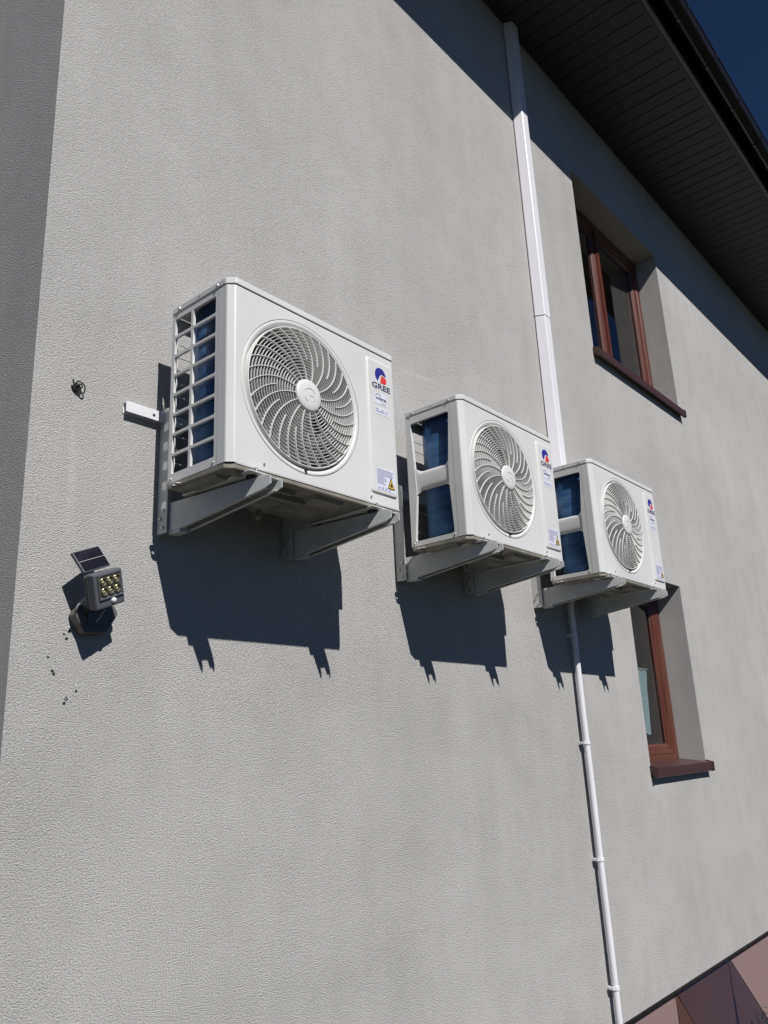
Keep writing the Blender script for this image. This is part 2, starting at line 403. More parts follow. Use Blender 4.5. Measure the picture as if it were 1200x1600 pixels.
# ---- windows
def ring_frame(bm, x0, x1, z0, z1, prof):
    """mitred rectangular frame; prof = [(inset, y)] closed section"""
    loops = []
    for ins, y in prof:
        loops.append([bm.verts.new(p) for p in ((x0 + ins, y, z0 + ins), (x1 - ins, y, z0 + ins), (x1 - ins, y, z1 - ins), (x0 + ins, y, z1 - ins))])
    n = len(loops)
    for i in range(n):
        a, b = loops[i], loops[(i + 1) % n]
        for k in range(4): bm.faces.new((a[k], a[(k + 1) % 4], b[(k + 1) % 4], b[k]))
def window(w, splits, bottom_extra=0):
    x0, x1, z0, z1 = w[0] + .002, w[1] - .002, w[2] + .002, w[3] - .002
    y = REC
    bm = bmesh.new()
    ring_frame(bm, x0, x1, z0, z1, [(0, y), (.050, y), (.055, y + .006), (.055, y + .035), (.062, y + .035), (.062, y + .07), (0, y + .07)])
    wf = fin('window', bm, WOOD); hp(wf)
    segs = [x0 + .048] + splits + [x1 - .048]
    for i, (a, b) in enumerate(zip(segs, segs[1:])):
        bm = bmesh.new(); e = .0
        ring_frame(bm, a + e, b - e, z0 + .048, z1 - .048, [(0, y + .012), (.012, y + .004), (.030, y + .004), (.034, y + .012), (.060, y + .012), (.070, y + .026), (.076, y + .030), (.076, y + .062), (0, y + .062)])
        s_ = fin('sash', bm, WOOD, wf)
        bm = bmesh.new(); box(bm, a + .070, b - .070, y + .034, y + .040, z0 + .118, z1 - .118)
        fin('pane', bm, GLASS, wf)
        bm = bmesh.new(); ring_frame(bm, a + .066, b - .066, z0 + .114, z1 - .114, [(.003, y + .0305), (.014, y + .0305), (.014, y + .0335), (.003, y + .0335)])
        fin('gasket', bm, RUBBER, wf)
        if i < len(splits):
            bm = bmesh.new(); box(bm, b - .020, b + .020, y - .006, y + .0035, z0 + .056, z1 - .056)
            fin('meeting_strip', bm, WOOD, wf, bevel=.003)
    return wf
uw = window(UW, [4.60]); uw['label'] = 'two-light brown wooden window of the upper floor'
lw = window(LW, []); lw['label'] = 'narrow brown wooden window of the ground floor'
def sill(w, over, label):
    x0, x1, z = w[0], w[1], w[2]
    bm = bmesh.new()
    a, b = x0 - over, x1 + over
    yo = -.045
    # sloped pan inside the reveal + nosing in front of the wall
    top = [(REC + .01, z + .026), (yo, z - .004), (yo, z - .058), (yo + .010, z - .062), (yo + .010, z - .057), (yo + .004, z - .054), (yo + .004, z - .010), (REC + .01, z + .019)]
    prism(bm, top, 'x', x0 + .003, x1 - .003)
    nose = [(-.001, z + .0035), (yo, z - .0042), (yo, z - .058), (yo + .010, z - .062), (yo + .010, z - .057), (yo + .004, z - .054), (yo + .004, z - .011), (-.001, z - .003)]
    for p, q in ((a, x0 + .003), (x1 - .003, b)): prism(bm, nose, 'x', p, q)
    s = fin('window_sill', bm, SILLM); hp(s); s['label'] = label
    for p in (a - .006, b - .012):
        bm = bmesh.new()
        prism(bm, [(-.002, z + .012), (yo - .006, z - .002), (yo - .006, z - .060), (yo + .012, z - .066), (-.002, z - .030)], 'x', p, p + .018)
        fin('end_cap', bm, SILLM, s, bevel=.003)
    return s
sill(UW, .012, 'dark brown metal sill of the upper window'); sill(LW, .010, 'dark brown metal sill of the lower window')
# curtain behind the lower window
bm = bmesh.new(); nx, nz = 90, 14
x0, x1, z0, z1 = 4.02, 4.722, 1.62, 2.06
grid = []
for j in range(nz + 1):
    row = []
    for i in range(nx + 1):
        u = i / nx; vv = j / nz
        x = x0 + (x1 - .085 * vv - x0) * u; zz = z1 - (z1 - z0) * vv
        if j == nz: zz += .022 * abs(sin(u * pi * 9))
        yy = .275 + (.012 + .010 * vv) * sin(u * 46 + 1.3 * sin(u * 9)) + .004 * sin(u * 120 + vv * 3)
        row.append(bm.verts.new((x, yy, zz)))
    grid.append(row)
for j in range(nz):
    for i in range(nx): bm.faces.new((grid[j][i], grid[j][i + 1], grid[j + 1][i + 1], grid[j + 1][i]))
cu_root = tag(empty('curtain', (4.39, .275, 1.56)), 'pale blue lace half curtain on a white rod behind the lower window', 'curtain')
def rel(o, root):
    o.parent = root; o.matrix_parent_inverse = Matrix.Translation(root.location).inverted(); return o
rel(fin('fabric', bm, CURT, None, True), cu_root)
bm = bmesh.new(); tube(bm, [(3.93, .275, 2.068), (4.80, .275, 2.068)], .006, 10)
rel(fin('rod', bm, WHITEP, None, True), cu_root)

# ================================================================ white trunking on the wall
def trunk(name, z0, z1, grow, root):
    g_ = grow; xl, xr, d = 3.056 - g_, 3.173 + g_, .060 + g_
    pts = [(xl + .012, -.0015), (xl + .012, -.006), (xl, -.006), (xl, -.0085 - g_), (3.080 - g_, -d + .003), (3.084 - g_, -d), (3.143 + g_, -d), (3.147 + g_, -d + .003), (xr, -.0085 - g_), (xr, -.006), (xr - .012, -.006), (xr - .012, -.0015)]
    bm = bmesh.new(); prism(bm, pts, 'z', z0, z1)
    return rel(fin(name, bm, PVC), root)
du = tag(empty('cable_trunking', (3.11, 0, 2.55)), 'tall white plastic trunking running up the wall to the soffit', 'trunking')
trunk('lower_cover', 2.55, 4.125, 0, du); trunk('upper_cover', 4.108, RZ - .004, .0028, du)
# drain pipe with clips
dp = tag(empty('drain_pipe', (3.075, -.03, GZ)), 'thin white drain pipe clipped to the wall below the farthest unit', 'pipe')
def pipe_x(z): return 3.047 + (2.4 - z) * .0165
bm = bmesh.new(); tube(bm, [(pipe_x(2.4), -.11, 2.44), (pipe_x(2.4), -.075, 2.40), (pipe_x(2.36), -.045, 2.36), (pipe_x(2.30), -.034, 2.30)] + [(pipe_x(2.3 - .2 * k) + .0012 * sin(k * 1.7), -.034, 2.3 - .2 * k) for k in range(1, 13)] + [(pipe_x(GZ), -.034, GZ)], .0165, 20)
rel(fin('tube', bm, PVC, None, True), dp)
for z in (2.15, 1.591, 1.025, .446):
    bm = bmesh.new(); x = pipe_x(z)
    pts = [(.0205 * cos(radians(a)), .0205 * sin(radians(a))) for a in range(-200, 21, 20)]
    inn = [(.0168 * cos(radians(a)), .0168 * sin(radians(a))) for a in range(-200, 21, 20)][::-1]
    prism(bm, [(x + p[0], -.034 + p[1]) for p in pts + inn], 'z', z - .008, z + .008)
    box(bm, x - .024, x + .012, -.017, -.001, z - .007, z + .007)
    box(bm, x - .030, x - .019, -.038, -.016, z - .005, z + .005)
    rel(fin('pipe_clip', bm, PVC), dp)

# ================================================================ wall brackets
ARM_TOP = 2.366
def bracket(name, xs_, rail, label):
    root = tag(empty(name, (xs_[0], 0, 2.27)), label, 'bracket', 'white wall brackets under the outdoor units')
    for xu in xs_:
        bm = bmesh.new()
        ut, ub = 2.688, 2.270
        # angle: leg standing out from the wall, leg on the wall (inside the rail)
        pts = [(-.001, ub), (-.054, ub), (-.054, ut - .012), (-.040, ut), (-.001, ut)]
        prism(bm, pts, 'x', xu, xu + .0035)
        box(bm, xu + .0035, xu + .048, -.0045, -.001, ub + .002, 2.63)
        rel(fin('upright', bm, BRKT, None, False, .0012), root)
        for zz, yy in ((2.318, -.020), (2.288, -.034), (2.345, -.038)):
            bm = bmesh.new(); tube(bm, [(xu - .0055, yy, zz), (xu + .002, yy, zz)], .0055, 6); rel(fin('bolt', bm, STEEL), root)
        # arm: inverted channel with two webs, tapering, skewed a little
        A = Vector((xu + .0055, -.004, 0)); T = Vector((xu + .050, -.474, 0))
        Lh = (T - A).length; ang = math.atan2(T.y - A.y, T.x - A.x)
        def P(s, w, z):
            d = (T - A).normalized(); nrm = Vector((-d.y, d.x, 0))      # nrm points to +x side
            q = A + d * s + nrm * w; return (q.x, q.y, z)
        bm = bmesh.new()
        wd = .050; th = .0028
        for w0 in (0, wd - th):
            poly = [(0, 2.272), (0, ARM_TOP), (Lh - .018, ARM_TOP), (Lh, ARM_TOP - .008), (Lh, ARM_TOP - .032), (Lh - .02, ARM_TOP - .040), (.10, 2.276)]
            if w0 > 0: poly = [(.05, 2.272)] + poly[1:]; poly[1] = (.05, ARM_TOP)
            Av = [bm.verts.new(P(s, w0, z)) for s, z in poly]; Bv = [bm.verts.new(P(s, w0 + th, z)) for s, z in poly]
            bm.faces.new(Av); bm.faces.new(Bv[::-1])
            for i in range(len(poly)): bm.faces.new((Av[i], Av[(i + 1) % len(poly)], Bv[(i + 1) % len(poly)], Bv[i]))
        # top flange
        q = [P(.05, th, ARM_TOP), P(Lh - .013, th, ARM_TOP - .0045), P(Lh - .013, wd - th, ARM_TOP - .0045), P(.05, wd - th, ARM_TOP)]
        lo = [bm.verts.new((p[0], p[1], ARM_TOP - .008)) for p in q]; hi = [bm.verts.new((p[0], p[1], ARM_TOP - .005)) for p in q]
        bm.faces.new(lo); bm.faces.new(hi[::-1])
        for i in range(4): bm.faces.new((lo[i], lo[(i + 1) % 4], hi[(i + 1) % 4], hi[i]))
        # inward lips along the lower edges of the webs
        for w0, w1 in ((th, .011), (wd - .011, wd - th)):
            q = [P(.10, w0, 2.276), P(Lh - .02, w0, ARM_TOP - .040), P(Lh - .02, w1, ARM_TOP - .040), P(.10, w1, 2.276)]
            lo = [bm.verts.new(p) for p in q]; hi = [bm.verts.new((p[0], p[1], p[2] + .003)) for p in q]
            bm.faces.new(lo); bm.faces.new(hi[::-1])
            for i in range(4): bm.faces.new((lo[i], lo[(i + 1) % 4], hi[(i + 1) % 4], hi[i]))
        rel(fin('arm', bm, BRKT, None, False, .0008, 1), root)
        bm = bmesh.new(); lo = P(.07, .025, 2.268)
        prism(bm, [(0, 0), (.055, 0), (.055, .010), (.0, .016)], 'x', xu + .015, xu + .045)
        bmesh.ops.transform(bm, matrix=Matrix.Translation((0, -.10, 2.266)), verts=bm.verts); rel(fin('end_lug', bm, BRKT), root)
    # cross rail
    bm = bmesh.new(); ra, rb = rail
    prism(bm, [(-.0012, 2.676), (-.0012, 2.640), (-.0035, 2.640), (-.0035, 2.671), (-.020, 2.671), (-.020, 2.6405), (-.0225, 2.6405), (-.0225, 2.676)], 'x', ra, rb)
    r_ = rel(fin('cross_rail', bm, RAILW, None, False, .0008, 1), root)
    if ra < xs_[0] - .08:
        for hx in (ra + .100,):
            bm = bmesh.new(); lathe_y(bm, [(.0, -.0229), (.0052, -.0229), (.0052, -.0226)], hx, 2.656, 14); h_ = fin('slot_hole', bm, BLACK); rel(h_, root)
        bm = bmesh.new(); prism(bm, [(ra + .022 + .005 * cos(a), -.010 + .004 * sin(a)) for a in [k * pi / 6 for k in range(12)]], 'z', 2.6762, 2.6766); rel(fin('slot_hole', bm, BLACK), root)
    return root
bracket('wall_bracket', (.426, .953), (.288, 1.23), 'white steel bracket with a rail end sticking out under the slatted-grille unit')
bracket('wall_bracket', (1.594, 2.084), (1.60, 2.20), 'white steel bracket under the unit standing between the other two units')
bracket('wall_bracket', (2.708, 3.236), (2.72, 3.36), 'white steel bracket under the unit next to the lower window')

# ================================================================ outdoor units
H, D = .595, .285
GR = .257                              # radius of the outer rim
FD = .0                                # local front plane is y = -D
grille_cache = {}
def shared(key, make):
    if key not in grille_cache: grille_cache[key] = make()
    return grille_cache[key]
def child(name, me, parent, loc=(0, 0, 0), rot=(0, 0, 0), mat=None, smooth=False):
    o = bpy.data.objects.new(name, me); COL.objects.link(o); o.parent = parent; o.location = loc; o.rotation_euler = rot
    if mat and not me.materials: me.materials.append(mat)
    if smooth:
        for p in me.polygons: p.use_smooth = True
    return o
def bm_mesh(bm, name, mat, smooth=False):
    bmesh.ops.recalc_face_normals(bm, faces=bm.faces); me = bpy.data.meshes.new(name); bm.to_mesh(me); bm.free(); me.materials.append(mat)
    if smooth:
        for p in me.polygons: p.use_smooth = True
    return me
RO = .231; RH = .053
def dome(r): return -(.004 + .017 * (1 - (r / RO) ** 2))
def rings_mesh():
    bm = bmesh.new(); N = 16
    for i in range(N):
        r = RH + .008 + (RO - .006 - RH - .008) * (i + .3) / N
        y = dome(r) + .0025; w = .00095
        lathe_y(bm, [(r - w * .6, y), (r + w * .6, y), (r + w, y + .0025), (r + w, y + .0065), (r - w, y + .0065), (r - w, y + .0025)], 0, 0, 88, True)
    return bm_mesh(bm, 'guard_rings', PLASTIC)
def rib_mesh(r0):
    bm = bmesh.new(); n = 15; rows = []
    for k in range(n + 1):
        r = r0 + (RO - r0) * k / n; s = max(0., (r - RH) / (RO - RH))
        th = .40 * s ** 1.6
        # tangent direction
        s2 = s + .01; r2 = RH + (RO - RH) * s2; th2 = .40 * max(s2, 0) ** 1.6
        p = Vector((r * cos(th), r * sin(th))); q = Vector((r2 * cos(th2), r2 * sin(th2))); d = (q - p).normalized(); nn = Vector((-d.y, d.x))
        w = .0015; y = dome(r)
        row = [bm.verts.new((p.x + nn.x * a, yy, p.y + nn.y * a)) for a, yy in ((-w * .6, y), (w * .6, y), (w, y + .002), (w, y + .0095), (-w, y + .0095), (-w, y + .002))]
        rows.append(row)
    for a, b in zip(rows, rows[1:]):
        for k in range(6): bm.faces.new((a[k], a[(k + 1) % 6], b[(k + 1) % 6], b[k]))
    bm.faces.new(rows[0]); bm.faces.new(rows[-1][::-1])
    return bm_mesh(bm, 'rib', PLASTIC)
def hub_mesh():
    bm = bmesh.new(); y = dome(RH)
    lathe_y(bm, [(0, y - .0065), (RH * .55, y - .0060), (RH * .9, y - .0045), (RH, y - .0015), (RH + .001, y + .003), (RH + .0005, y + .012), (RH - .004, y + .012)], 0, 0, 64)
    return bm_mesh(bm, 'hub_cap', PLASTIC, True)
def emblem_mesh():
    # faint raised mark on the hub: broken arc and a small bar
    bm = bmesh.new(); y = dome(RH) - .0063
    for a0, a1, r in ((.5, 2.6, .026), (3.6, 4.3, .026)):
        pts = [(r * cos(a0 + (a1 - a0) * k / 10), r * sin(a0 + (a1 - a0) * k / 10)) for k in range(11)] + [((r - .004) * cos(a1 - (a1 - a0) * k / 10), (r - .004) * sin(a1 - (a1 - a0) * k / 10)) for k in range(11)]
        prism(bm, pts, 'y', y - .0012, y + .001)
    box(bm, .0, .020, y - .0012, y + .001, -.002, .003); box(bm, .016, .020, y - .0012, y + .001, -.016, -.002)
    return bm_mesh(bm, 'hub_emblem', PLASTIC)
def rim_mesh():
    bm = bmesh.new()
    lathe_y(bm, [(GR + .0005, .006), (GR - .0022, .0055), (GR - .0025, .0006), (GR - .004, -.0006), (GR - .010, .0002), (.2415, .0022), (.2392, .006), (.2385, .014), (.2355, .017), (.2325, .014), (.2322, -.0025), (.2312, -.0036), (.2290, -.0036), (.2280, -.002), (.2280, .030), (.234, .034)], 0, 0, 112)
    return bm_mesh(bm, 'fan_grille', PLASTIC, True)
def fan_mesh():
    bm = bmesh.new(); y0 = .075
    lathe_y(bm, [(0, y0 - .02), (.045, y0 - .016), (.05, y0), (.05, y0 + .05)], 0, 0, 32)
    for b in range(3):
        n, mm = 12, 6; rows = []
        for i in range(n + 1):
            row = []
            a = 2 * pi * b / 3 + 1.6 * i / n
            for j in range(mm + 1):
                r = .045 + .165 * j / mm
                aa = a + .35 * j / mm
                row.append(bm.verts.new((r * cos(aa), y0 + .055 - .075 * i / n * (.6 + .4 * j / mm), r * sin(aa))))
            rows.append(row)
        for p, q in zip(rows, rows[1:]):
            for j in range(mm): bm.faces.new((p[j], p[j + 1], q[j + 1], q[j]))
    return bm_mesh(bm, 'fan_blades', FANM, True)
def shroud_mesh():
    bm = bmesh.new()
    lathe_y(bm, [(.236, .022), (.228, .035), (.223, .06), (.223, .13)], 0, 0, 64)
    return bm_mesh(bm, 'fan_shroud', simple_shroud, True)
simple_shroud = simple('fan shroud', (.20, .20, .20), .5)

def flat(name, pts, mat, parent, y, th=.0006):
    bm = bmesh.new(); prism(bm, pts, 'y', y, y + th); return fin(name, bm, mat, parent)
def ac_unit(x0, zb, gap, Wd, style, label, fan_c, bx):
    root = tag(empty('outdoor_unit', (x0, -gap, zb)), label, 'air conditioner', 'three white outdoor units in a row on the wall')
    CH = .024                                     # corner chamfer
    seam = -(D - .055)
    # ---- front cover: side return, chamfer, front with round opening, right return
    bm = bmesh.new(); zt = H - .0262; zl = .004
    fcx, fcz = fan_c
    # front with hole
    X0, X1, Z0, Z1 = CH, Wd - .006, zl, zt
    angs = sorted({round(2 * pi * k / 112, 5) for k in range(112)} | {round(math.atan2(zz - fcz, xx - fcx) % (2 * pi), 5) for xx in (X0, X1) for zz in (Z0, Z1)})
    inn, outv = [], []
    for a in angs:
        c, s = cos(a), sin(a)
        tt = min([((X1 if c > 0 else X0) - fcx) / c if abs(c) > 1e-6 else 9, ((Z1 if s > 0 else Z0) - fcz) / s if abs(s) > 1e-6 else 9])
        inn.append(bm.verts.new((fcx + GR * c, -D, fcz + GR * s))); outv.append(bm.verts.new((fcx + tt * c, -D, fcz + tt * s)))
    n = len(angs)
    for i in range(n): bm.faces.new((inn[i], inn[(i + 1) % n], outv[(i + 1) % n], outv[i]))
    back_ = [bm.verts.new((v.co.x, -D + .008, v.co.z)) for v in inn]
    for i in range(n): bm.faces.new((inn[i], inn[(i + 1) % n], back_[(i + 1) % n], back_[i]))
    def strip(pl):
        lo = [bm.verts.new((p[0], p[1], zl)) for p in pl]; hi = [bm.verts.new((p[0], p[1], zt)) for p in pl]
        for i in range(len(pl) - 1): bm.faces.new((lo[i], lo[i + 1], hi[i + 1], hi[i]))
    strip([(.0, seam), (0, -(D - CH) - .004), (.002, -(D - CH) - .008), (CH - .007, -D + .0025), (CH - .003, -D + .0006), (CH, -D)])
    strip([(Wd - .006, -D), (Wd - .0015, -D + .0018), (Wd, -D + .006), (Wd, -D + .05)])
    fc = fin('front_cover', bm, WHITE, root)
    for p in fc.data.polygons: p.use_smooth = False
    # lower return edge of the cover
    bm = bmesh.new(); box(bm, CH, Wd - .002, -D + .0005, -D + .016, zl - .003, zl)
    fin('lower_edge', bm, WHITE, root)
    # ---- top cover
    bm = bmesh.new(); e = .0022
    out = [(-e, e), (-e, -(D - CH) - .003), (CH - .004, -D - e), (Wd - .004, -D - e), (Wd + e, -D + .004), (Wd + e, e)]
    prism(bm, out, 'z', H - .0235, H)
    tc = fin('top_cover', bm, WHITE, root, bevel=.004, seg=3)
    for yy in (-.035, -(D - .060)):
        bm = bmesh.new(); tube(bm, [(-e - .0035, yy, H - .013), (-e + .001, yy, H - .013)], [.0045, .0062], 10); fin('screw', bm, STEEL, tc)
    bm = bmesh.new(); tube(bm, [(-e - .0006, -.135, H - .012), (-e + .001, -.135, H - .012)], .0028, 10); fin('screw_hole', bm, BLACK, tc)
    # ---- left side panel: local plate axes u = -y (towards the front), v = z
    yb, yf = 0.004, -seam - .0015
    zt2 = H - .0245
    outer = [(-yb, .004), (yf, .004), (yf, zt2), (-yb, zt2)]
    holes = []
    if style == 'grid':
        cols = [(.012, .094), (.105, .2155)]; nrow = 8; za, zb_ = .032, .552
        pitch = (zb_ - za + .009) / nrow
        for (c0, c1) in cols:
            for r in range(nrow):
                z0 = za + pitch * r; holes.append(rounded([(c0, z0), (c1, z0), (c1, z0 + pitch - .009), (c0, z0 + pitch - .009)], .006, 3))
    else:
        holes.append(rounded([(.017, .024), (.2125, .024), (.2025, .236), (.2035, .3165), (.2215, .537), (.0205, .537), (.033, .3165), (.037, .236)], .014, 5))
    me = sheet_mesh('side_panel', outer, holes, .0022)
    # plate (u, v, w) -> x = -w, y = -u, z = v
    me.transform(Matrix(((0, 0, -1, 0), (-1, 0, 0, 0), (0, 1, 0, 0), (0, 0, 0, 1))))
    sp_ = child('side_panel', me, root, (.0015, 0, 0), mat=WHITE)
    # return flanges round the openings
    bm = bmesh.new()
    for hl in holes:
        for (a, b) in zip(hl, hl[1:] + hl[:1]):
            v4 = [bm.verts.new((.0015, -a[0], a[1])), bm.verts.new((.0015, -b[0], b[1])), bm.verts.new((.0075 if style == 'grid' else .012, -b[0], b[1])), bm.verts.new((.0075 if style == 'grid' else .012, -a[0], a[1]))]
            bm.faces.new(v4)
    bmesh.ops.remove_doubles(bm, verts=bm.verts, dist=1e-5)
    fin('opening_flange', bm, WHITE, sp_)
    if style != 'grid':                         # rounded middle bar
        bm = bmesh.new(); rows = []
        for j in range(15):
            tt = -1 + 2 * j / 14; row = []
            for i in range(25):
                u = i / 24
                ya = .030 + .006 * abs(tt); yb2 = .208 - .004 * abs(tt)
                y = -(ya + (yb2 - ya) * u); ed = min(1, min(u, 1 - u) * 7)
                row.append(bm.verts.new((.0030 + .008 * abs(tt) ** 9 * ed + .0022 * tt * tt * ed, y, .2765 + tt * (.0420 + .016 * (1 - min(1, min(u, 1 - u) * 5.5)) ** 2))))
            rows.append(row)
        for a, b in zip(rows, rows[1:]):
            for i in range(24): bm.faces.new((a[i], a[i + 1], b[i + 1], b[i]))
        fin('middle_bar', bm, WHITE, sp_, True)
    for yy, zz in ((-.012, .016), (-(D - .072), .016)):
        bm = bmesh.new(); tube(bm, [(-.0035, yy, zz), (.002, yy, zz)], [.0035, .0055], 8); fin('screw', bm, STEEL, sp_)
    # rear left corner post and rear frame
    bm = bmesh.new()
    box(bm, .003, .020, -.0015, .0035, .005, H - .026)
    box(bm, .021, Wd - .24, -.0015, .0035, H - .075, H - .026); box(bm, .021, Wd - .24, -.0015, .0035, .005, .03)
    fin('rear_frame', bm, WHITE, root)
    bm = bmesh.new()
    for k in range(1, 11):
        zz = .03 + k * (H - .105) / 11
        tube(bm, [(.012, .000, zz), (Wd - .23, .000, zz)], .0012, 5)
    wg = fin('rear_wires', bm, WHITE, root); 
    # right side and rear right panel
    bm = bmesh.new()
    box(bm, Wd - .003, Wd - .0005, -D + .0505, .003, .004, zt2); box(bm, Wd - .239, Wd - .0035, .0, .003, .004, zt2)
    fin('right_panel', bm, WHITE, root)
    bm = bmesh.new()
    prism(bm, [(-.045, .215), (-.045, .035), (-.160, .020), (-.175, .030), (-.175, .17)], 'x', Wd + .0005, Wd + .052)
    fin('valve_cover', bm, WHITE, root, bevel=.008, seg=3)
    # partition inside
    bm = bmesh.new(); box(bm, Wd - .20, Wd - .197, -D + .012, -.004, .012, zt2 - .004); fin('partition', bm, simple_shroud, root)
    # ---- coil
    bm = bmesh.new(); path = []
    xi, yo_, rb = .020, -.016, .105
    path += [(xi, -(D - .062)), (xi, -(rb - yo_ * 1))]
    for k in range(1, 13):
        a = pi + (-pi / 2) * k / 12
        path.append((xi + rb + rb * cos(a), yo_ - rb + rb * sin(a)))
    path.append((Wd - .21, yo_))
    offs = []
    for i, p in enumerate(path):
        a = Vector(path[max(i - 1, 0)]); b = Vector(path[min(i + 1, len(path) - 1)]); d = (b - a).normalized(); nn = Vector((d.y, -d.x))
        offs.append((p[0] + nn.x * .022, p[1] + nn.y * .022))
    lo, hi = .014, H - .035
    A = [bm.verts.new((*p, lo)) for p in path]; B = [bm.verts.new((*p, hi)) for p in path]
    A2 = [bm.verts.new((*p, lo)) for p in offs]; B2 = [bm.verts.new((*p, hi)) for p in offs]
    for i in range(len(path) - 1):
        bm.faces.new((A[i], A[i + 1], B[i + 1], B[i])); bm.faces.new((A2[i], B2[i], B2[i + 1], A2[i + 1]))
        bm.faces.new((A[i], A2[i], A2[i + 1], A[i + 1])); bm.faces.new((B[i], B[i + 1], B2[i + 1], B2[i]))
    bm.faces.new((A[0], B[0], B2[0], A2[0])); bm.faces.new((A[-1], A2[-1], B2[-1], B[-1]))
    co = fin('coil', bm, COIL, root, True)
    for p in co.data.polygons: p.use_smooth = abs(p.normal.z) < .5
    # ---- base pan
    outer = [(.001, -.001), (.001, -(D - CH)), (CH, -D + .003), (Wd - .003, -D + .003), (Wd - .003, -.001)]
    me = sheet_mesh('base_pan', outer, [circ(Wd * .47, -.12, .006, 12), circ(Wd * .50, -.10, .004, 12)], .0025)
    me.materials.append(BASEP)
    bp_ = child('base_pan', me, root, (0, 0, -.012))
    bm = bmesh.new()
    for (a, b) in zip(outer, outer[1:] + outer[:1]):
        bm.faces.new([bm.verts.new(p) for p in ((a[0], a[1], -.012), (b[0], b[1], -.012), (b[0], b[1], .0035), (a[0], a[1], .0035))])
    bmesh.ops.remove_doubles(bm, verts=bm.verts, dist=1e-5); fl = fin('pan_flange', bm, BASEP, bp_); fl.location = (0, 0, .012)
    me = sheet_mesh('corner_ear', rounded([(-.016, -.020), (.0005, -.014), (.0005, -.066), (-.016, -.060)], .006, 4), [circ(-.0065, -.040, .0050, 14)], .0022)
    child('corner_ear', me, bp_, (0, 0, .003), mat=WHITE)
    # stamped channels and pads under the pan
    def pad(x0_, x1_, y0_, y1_, h, ins=.008):
        bm = bmesh.new()
        lo_ = [bm.verts.new(p) for p in ((x0_, y0_, -.0012), (x1_, y0_, -.0012), (x1_, y1_, -.0012), (x0_, y1_, -.0012))]
        sg = 1 if y1_ > y0_ else -1
        i_ = min(ins, (x1_ - x0_) * .35, abs(y1_ - y0_) * .35)
        hi_ = [bm.verts.new(p) for p in ((x0_ + i_, y0_ + sg * i_, -h * 1.5), (x1_ - i_, y0_ + sg * i_, -h * 1.5), (x1_ - i_, y1_ - sg * i_, -h * 1.5), (x0_ + i_, y1_ - sg * i_, -h * 1.5))]
        bm.faces.new(hi_)
        for k in range(4): bm.faces.new((lo_[k], lo_[(k + 1) % 4], hi_[(k + 1) % 4], hi_[k]))
        fin('stamped_pad', bm, BASEP, bp_)
    pad(.10 * Wd + .05, .40 * Wd, -.245, -.215, .010); pad(.22 * Wd, .52 * Wd, -.200, -.165, .012)
    pad(.48 * Wd, .66 * Wd, -.262, -.200, .009); pad(.20 * Wd, .44 * Wd, -.150, -.05, .016, .03); pad(.48 * Wd, .70 * Wd, -.150, -.06, .010, .02)
    pad(.02 * Wd, .09 * Wd, -.21, -.05, .006); pad(.035, .075, -D + .016, -D + .05, .007); pad(.86 * Wd, .97 * Wd, -.24, -.04, .008)
    bm = bmesh.new(); ex, eyy = .425 * Wd, -.042
    tube(bm, [(ex, eyy, -.018), (ex, eyy, -.022)], .030, 20)
    tube(bm, [(ex, eyy, -.020), (ex, eyy, -.040), (ex - .004, eyy - .004, -.046), (ex - .030, eyy - .014, -.050)], .0105, 12)
    fin('drain_elbow', bm, BASEP, bp_, False).location = (0, 0, .010)
    # ---- feet, bolts, rubber pads above the bracket arms
    for bxx in bx:
        lx = bxx - x0
        bm = bmesh.new()
        prism(bm, [(lx + .008, -.0145), (lx + .008, -.0185), (lx + .072, -.0185), (lx + .072, -.0145)], 'y', -D - .020, .012)
        ft = fin('mounting_foot', bm, WHITE, root, bevel=.0012, seg=1)
        for yy in (-D - .004, -.03):
            bm = bmesh.new(); tube(bm, [(lx + .046, yy, -.022), (lx + .046, yy, -.0147 + .006)], .0065, 6); tube(bm, [(lx + .046, yy, -.012), (lx + .046, yy, .004)], .004, 8)
            fin('bolt', bm, STEEL, ft)
            bm = bmesh.new(); tube(bm, [(lx + .046, yy + (.018 if yy < -.1 else 0), -(zb - ARM_TOP) + .0004), (lx + .046, yy + (.018 if yy < -.1 else 0), -.0187)], .018, 16)
            fin('rubber_pad', bm, RUBBER, ft)
    # ---- fan, grille
    gl = child('fan_grille', shared('rim', rim_mesh), root, (fcx, -D, fcz))
    st = child('guard_rings', shared('rings', rings_mesh), gl); st['kind'] = 'stuff'
    child('hub_cap', shared('hub', hub_mesh), gl); child('hub_emblem', shared('emb', emblem_mesh), gl)
    for k in range(32):
        me = shared('ribL', lambda: rib_mesh(RH - .001)) if k % 2 == 0 else shared('ribS', lambda: rib_mesh(.128))
        child('rib', me, gl, rot=(0, -2 * pi * k / 32 - .09, 0))
    bm = bmesh.new(); tube(bm, [(0, -.010, -.2425), (0, .012, -.2425)], .005, 10); fin('screw', bm, BLACK, gl)
    child('fan_blades', shared('fan', fan_mesh), root, (fcx, -D, fcz), (0, .4 * x0, 0))
    child('fan_shroud', shared('shroud', shroud_mesh), root, (fcx, -D, fcz))
    # ---- raised panel with the prints
    xa, xb = Wd - .150, Wd - .014
    bm = bmesh.new(); o_ = [(xa, .040), (xb, .040), (xb, .545), (xa, .545)]
    oo = rounded(o_, .012, 5); ii = rounded([(xa + .010, .047), (xb - .006, .047), (xb - .006, .533), (xa + .010, .533)], .010, 5)
    ya, yb_ = -D + .0005, -D - .0065
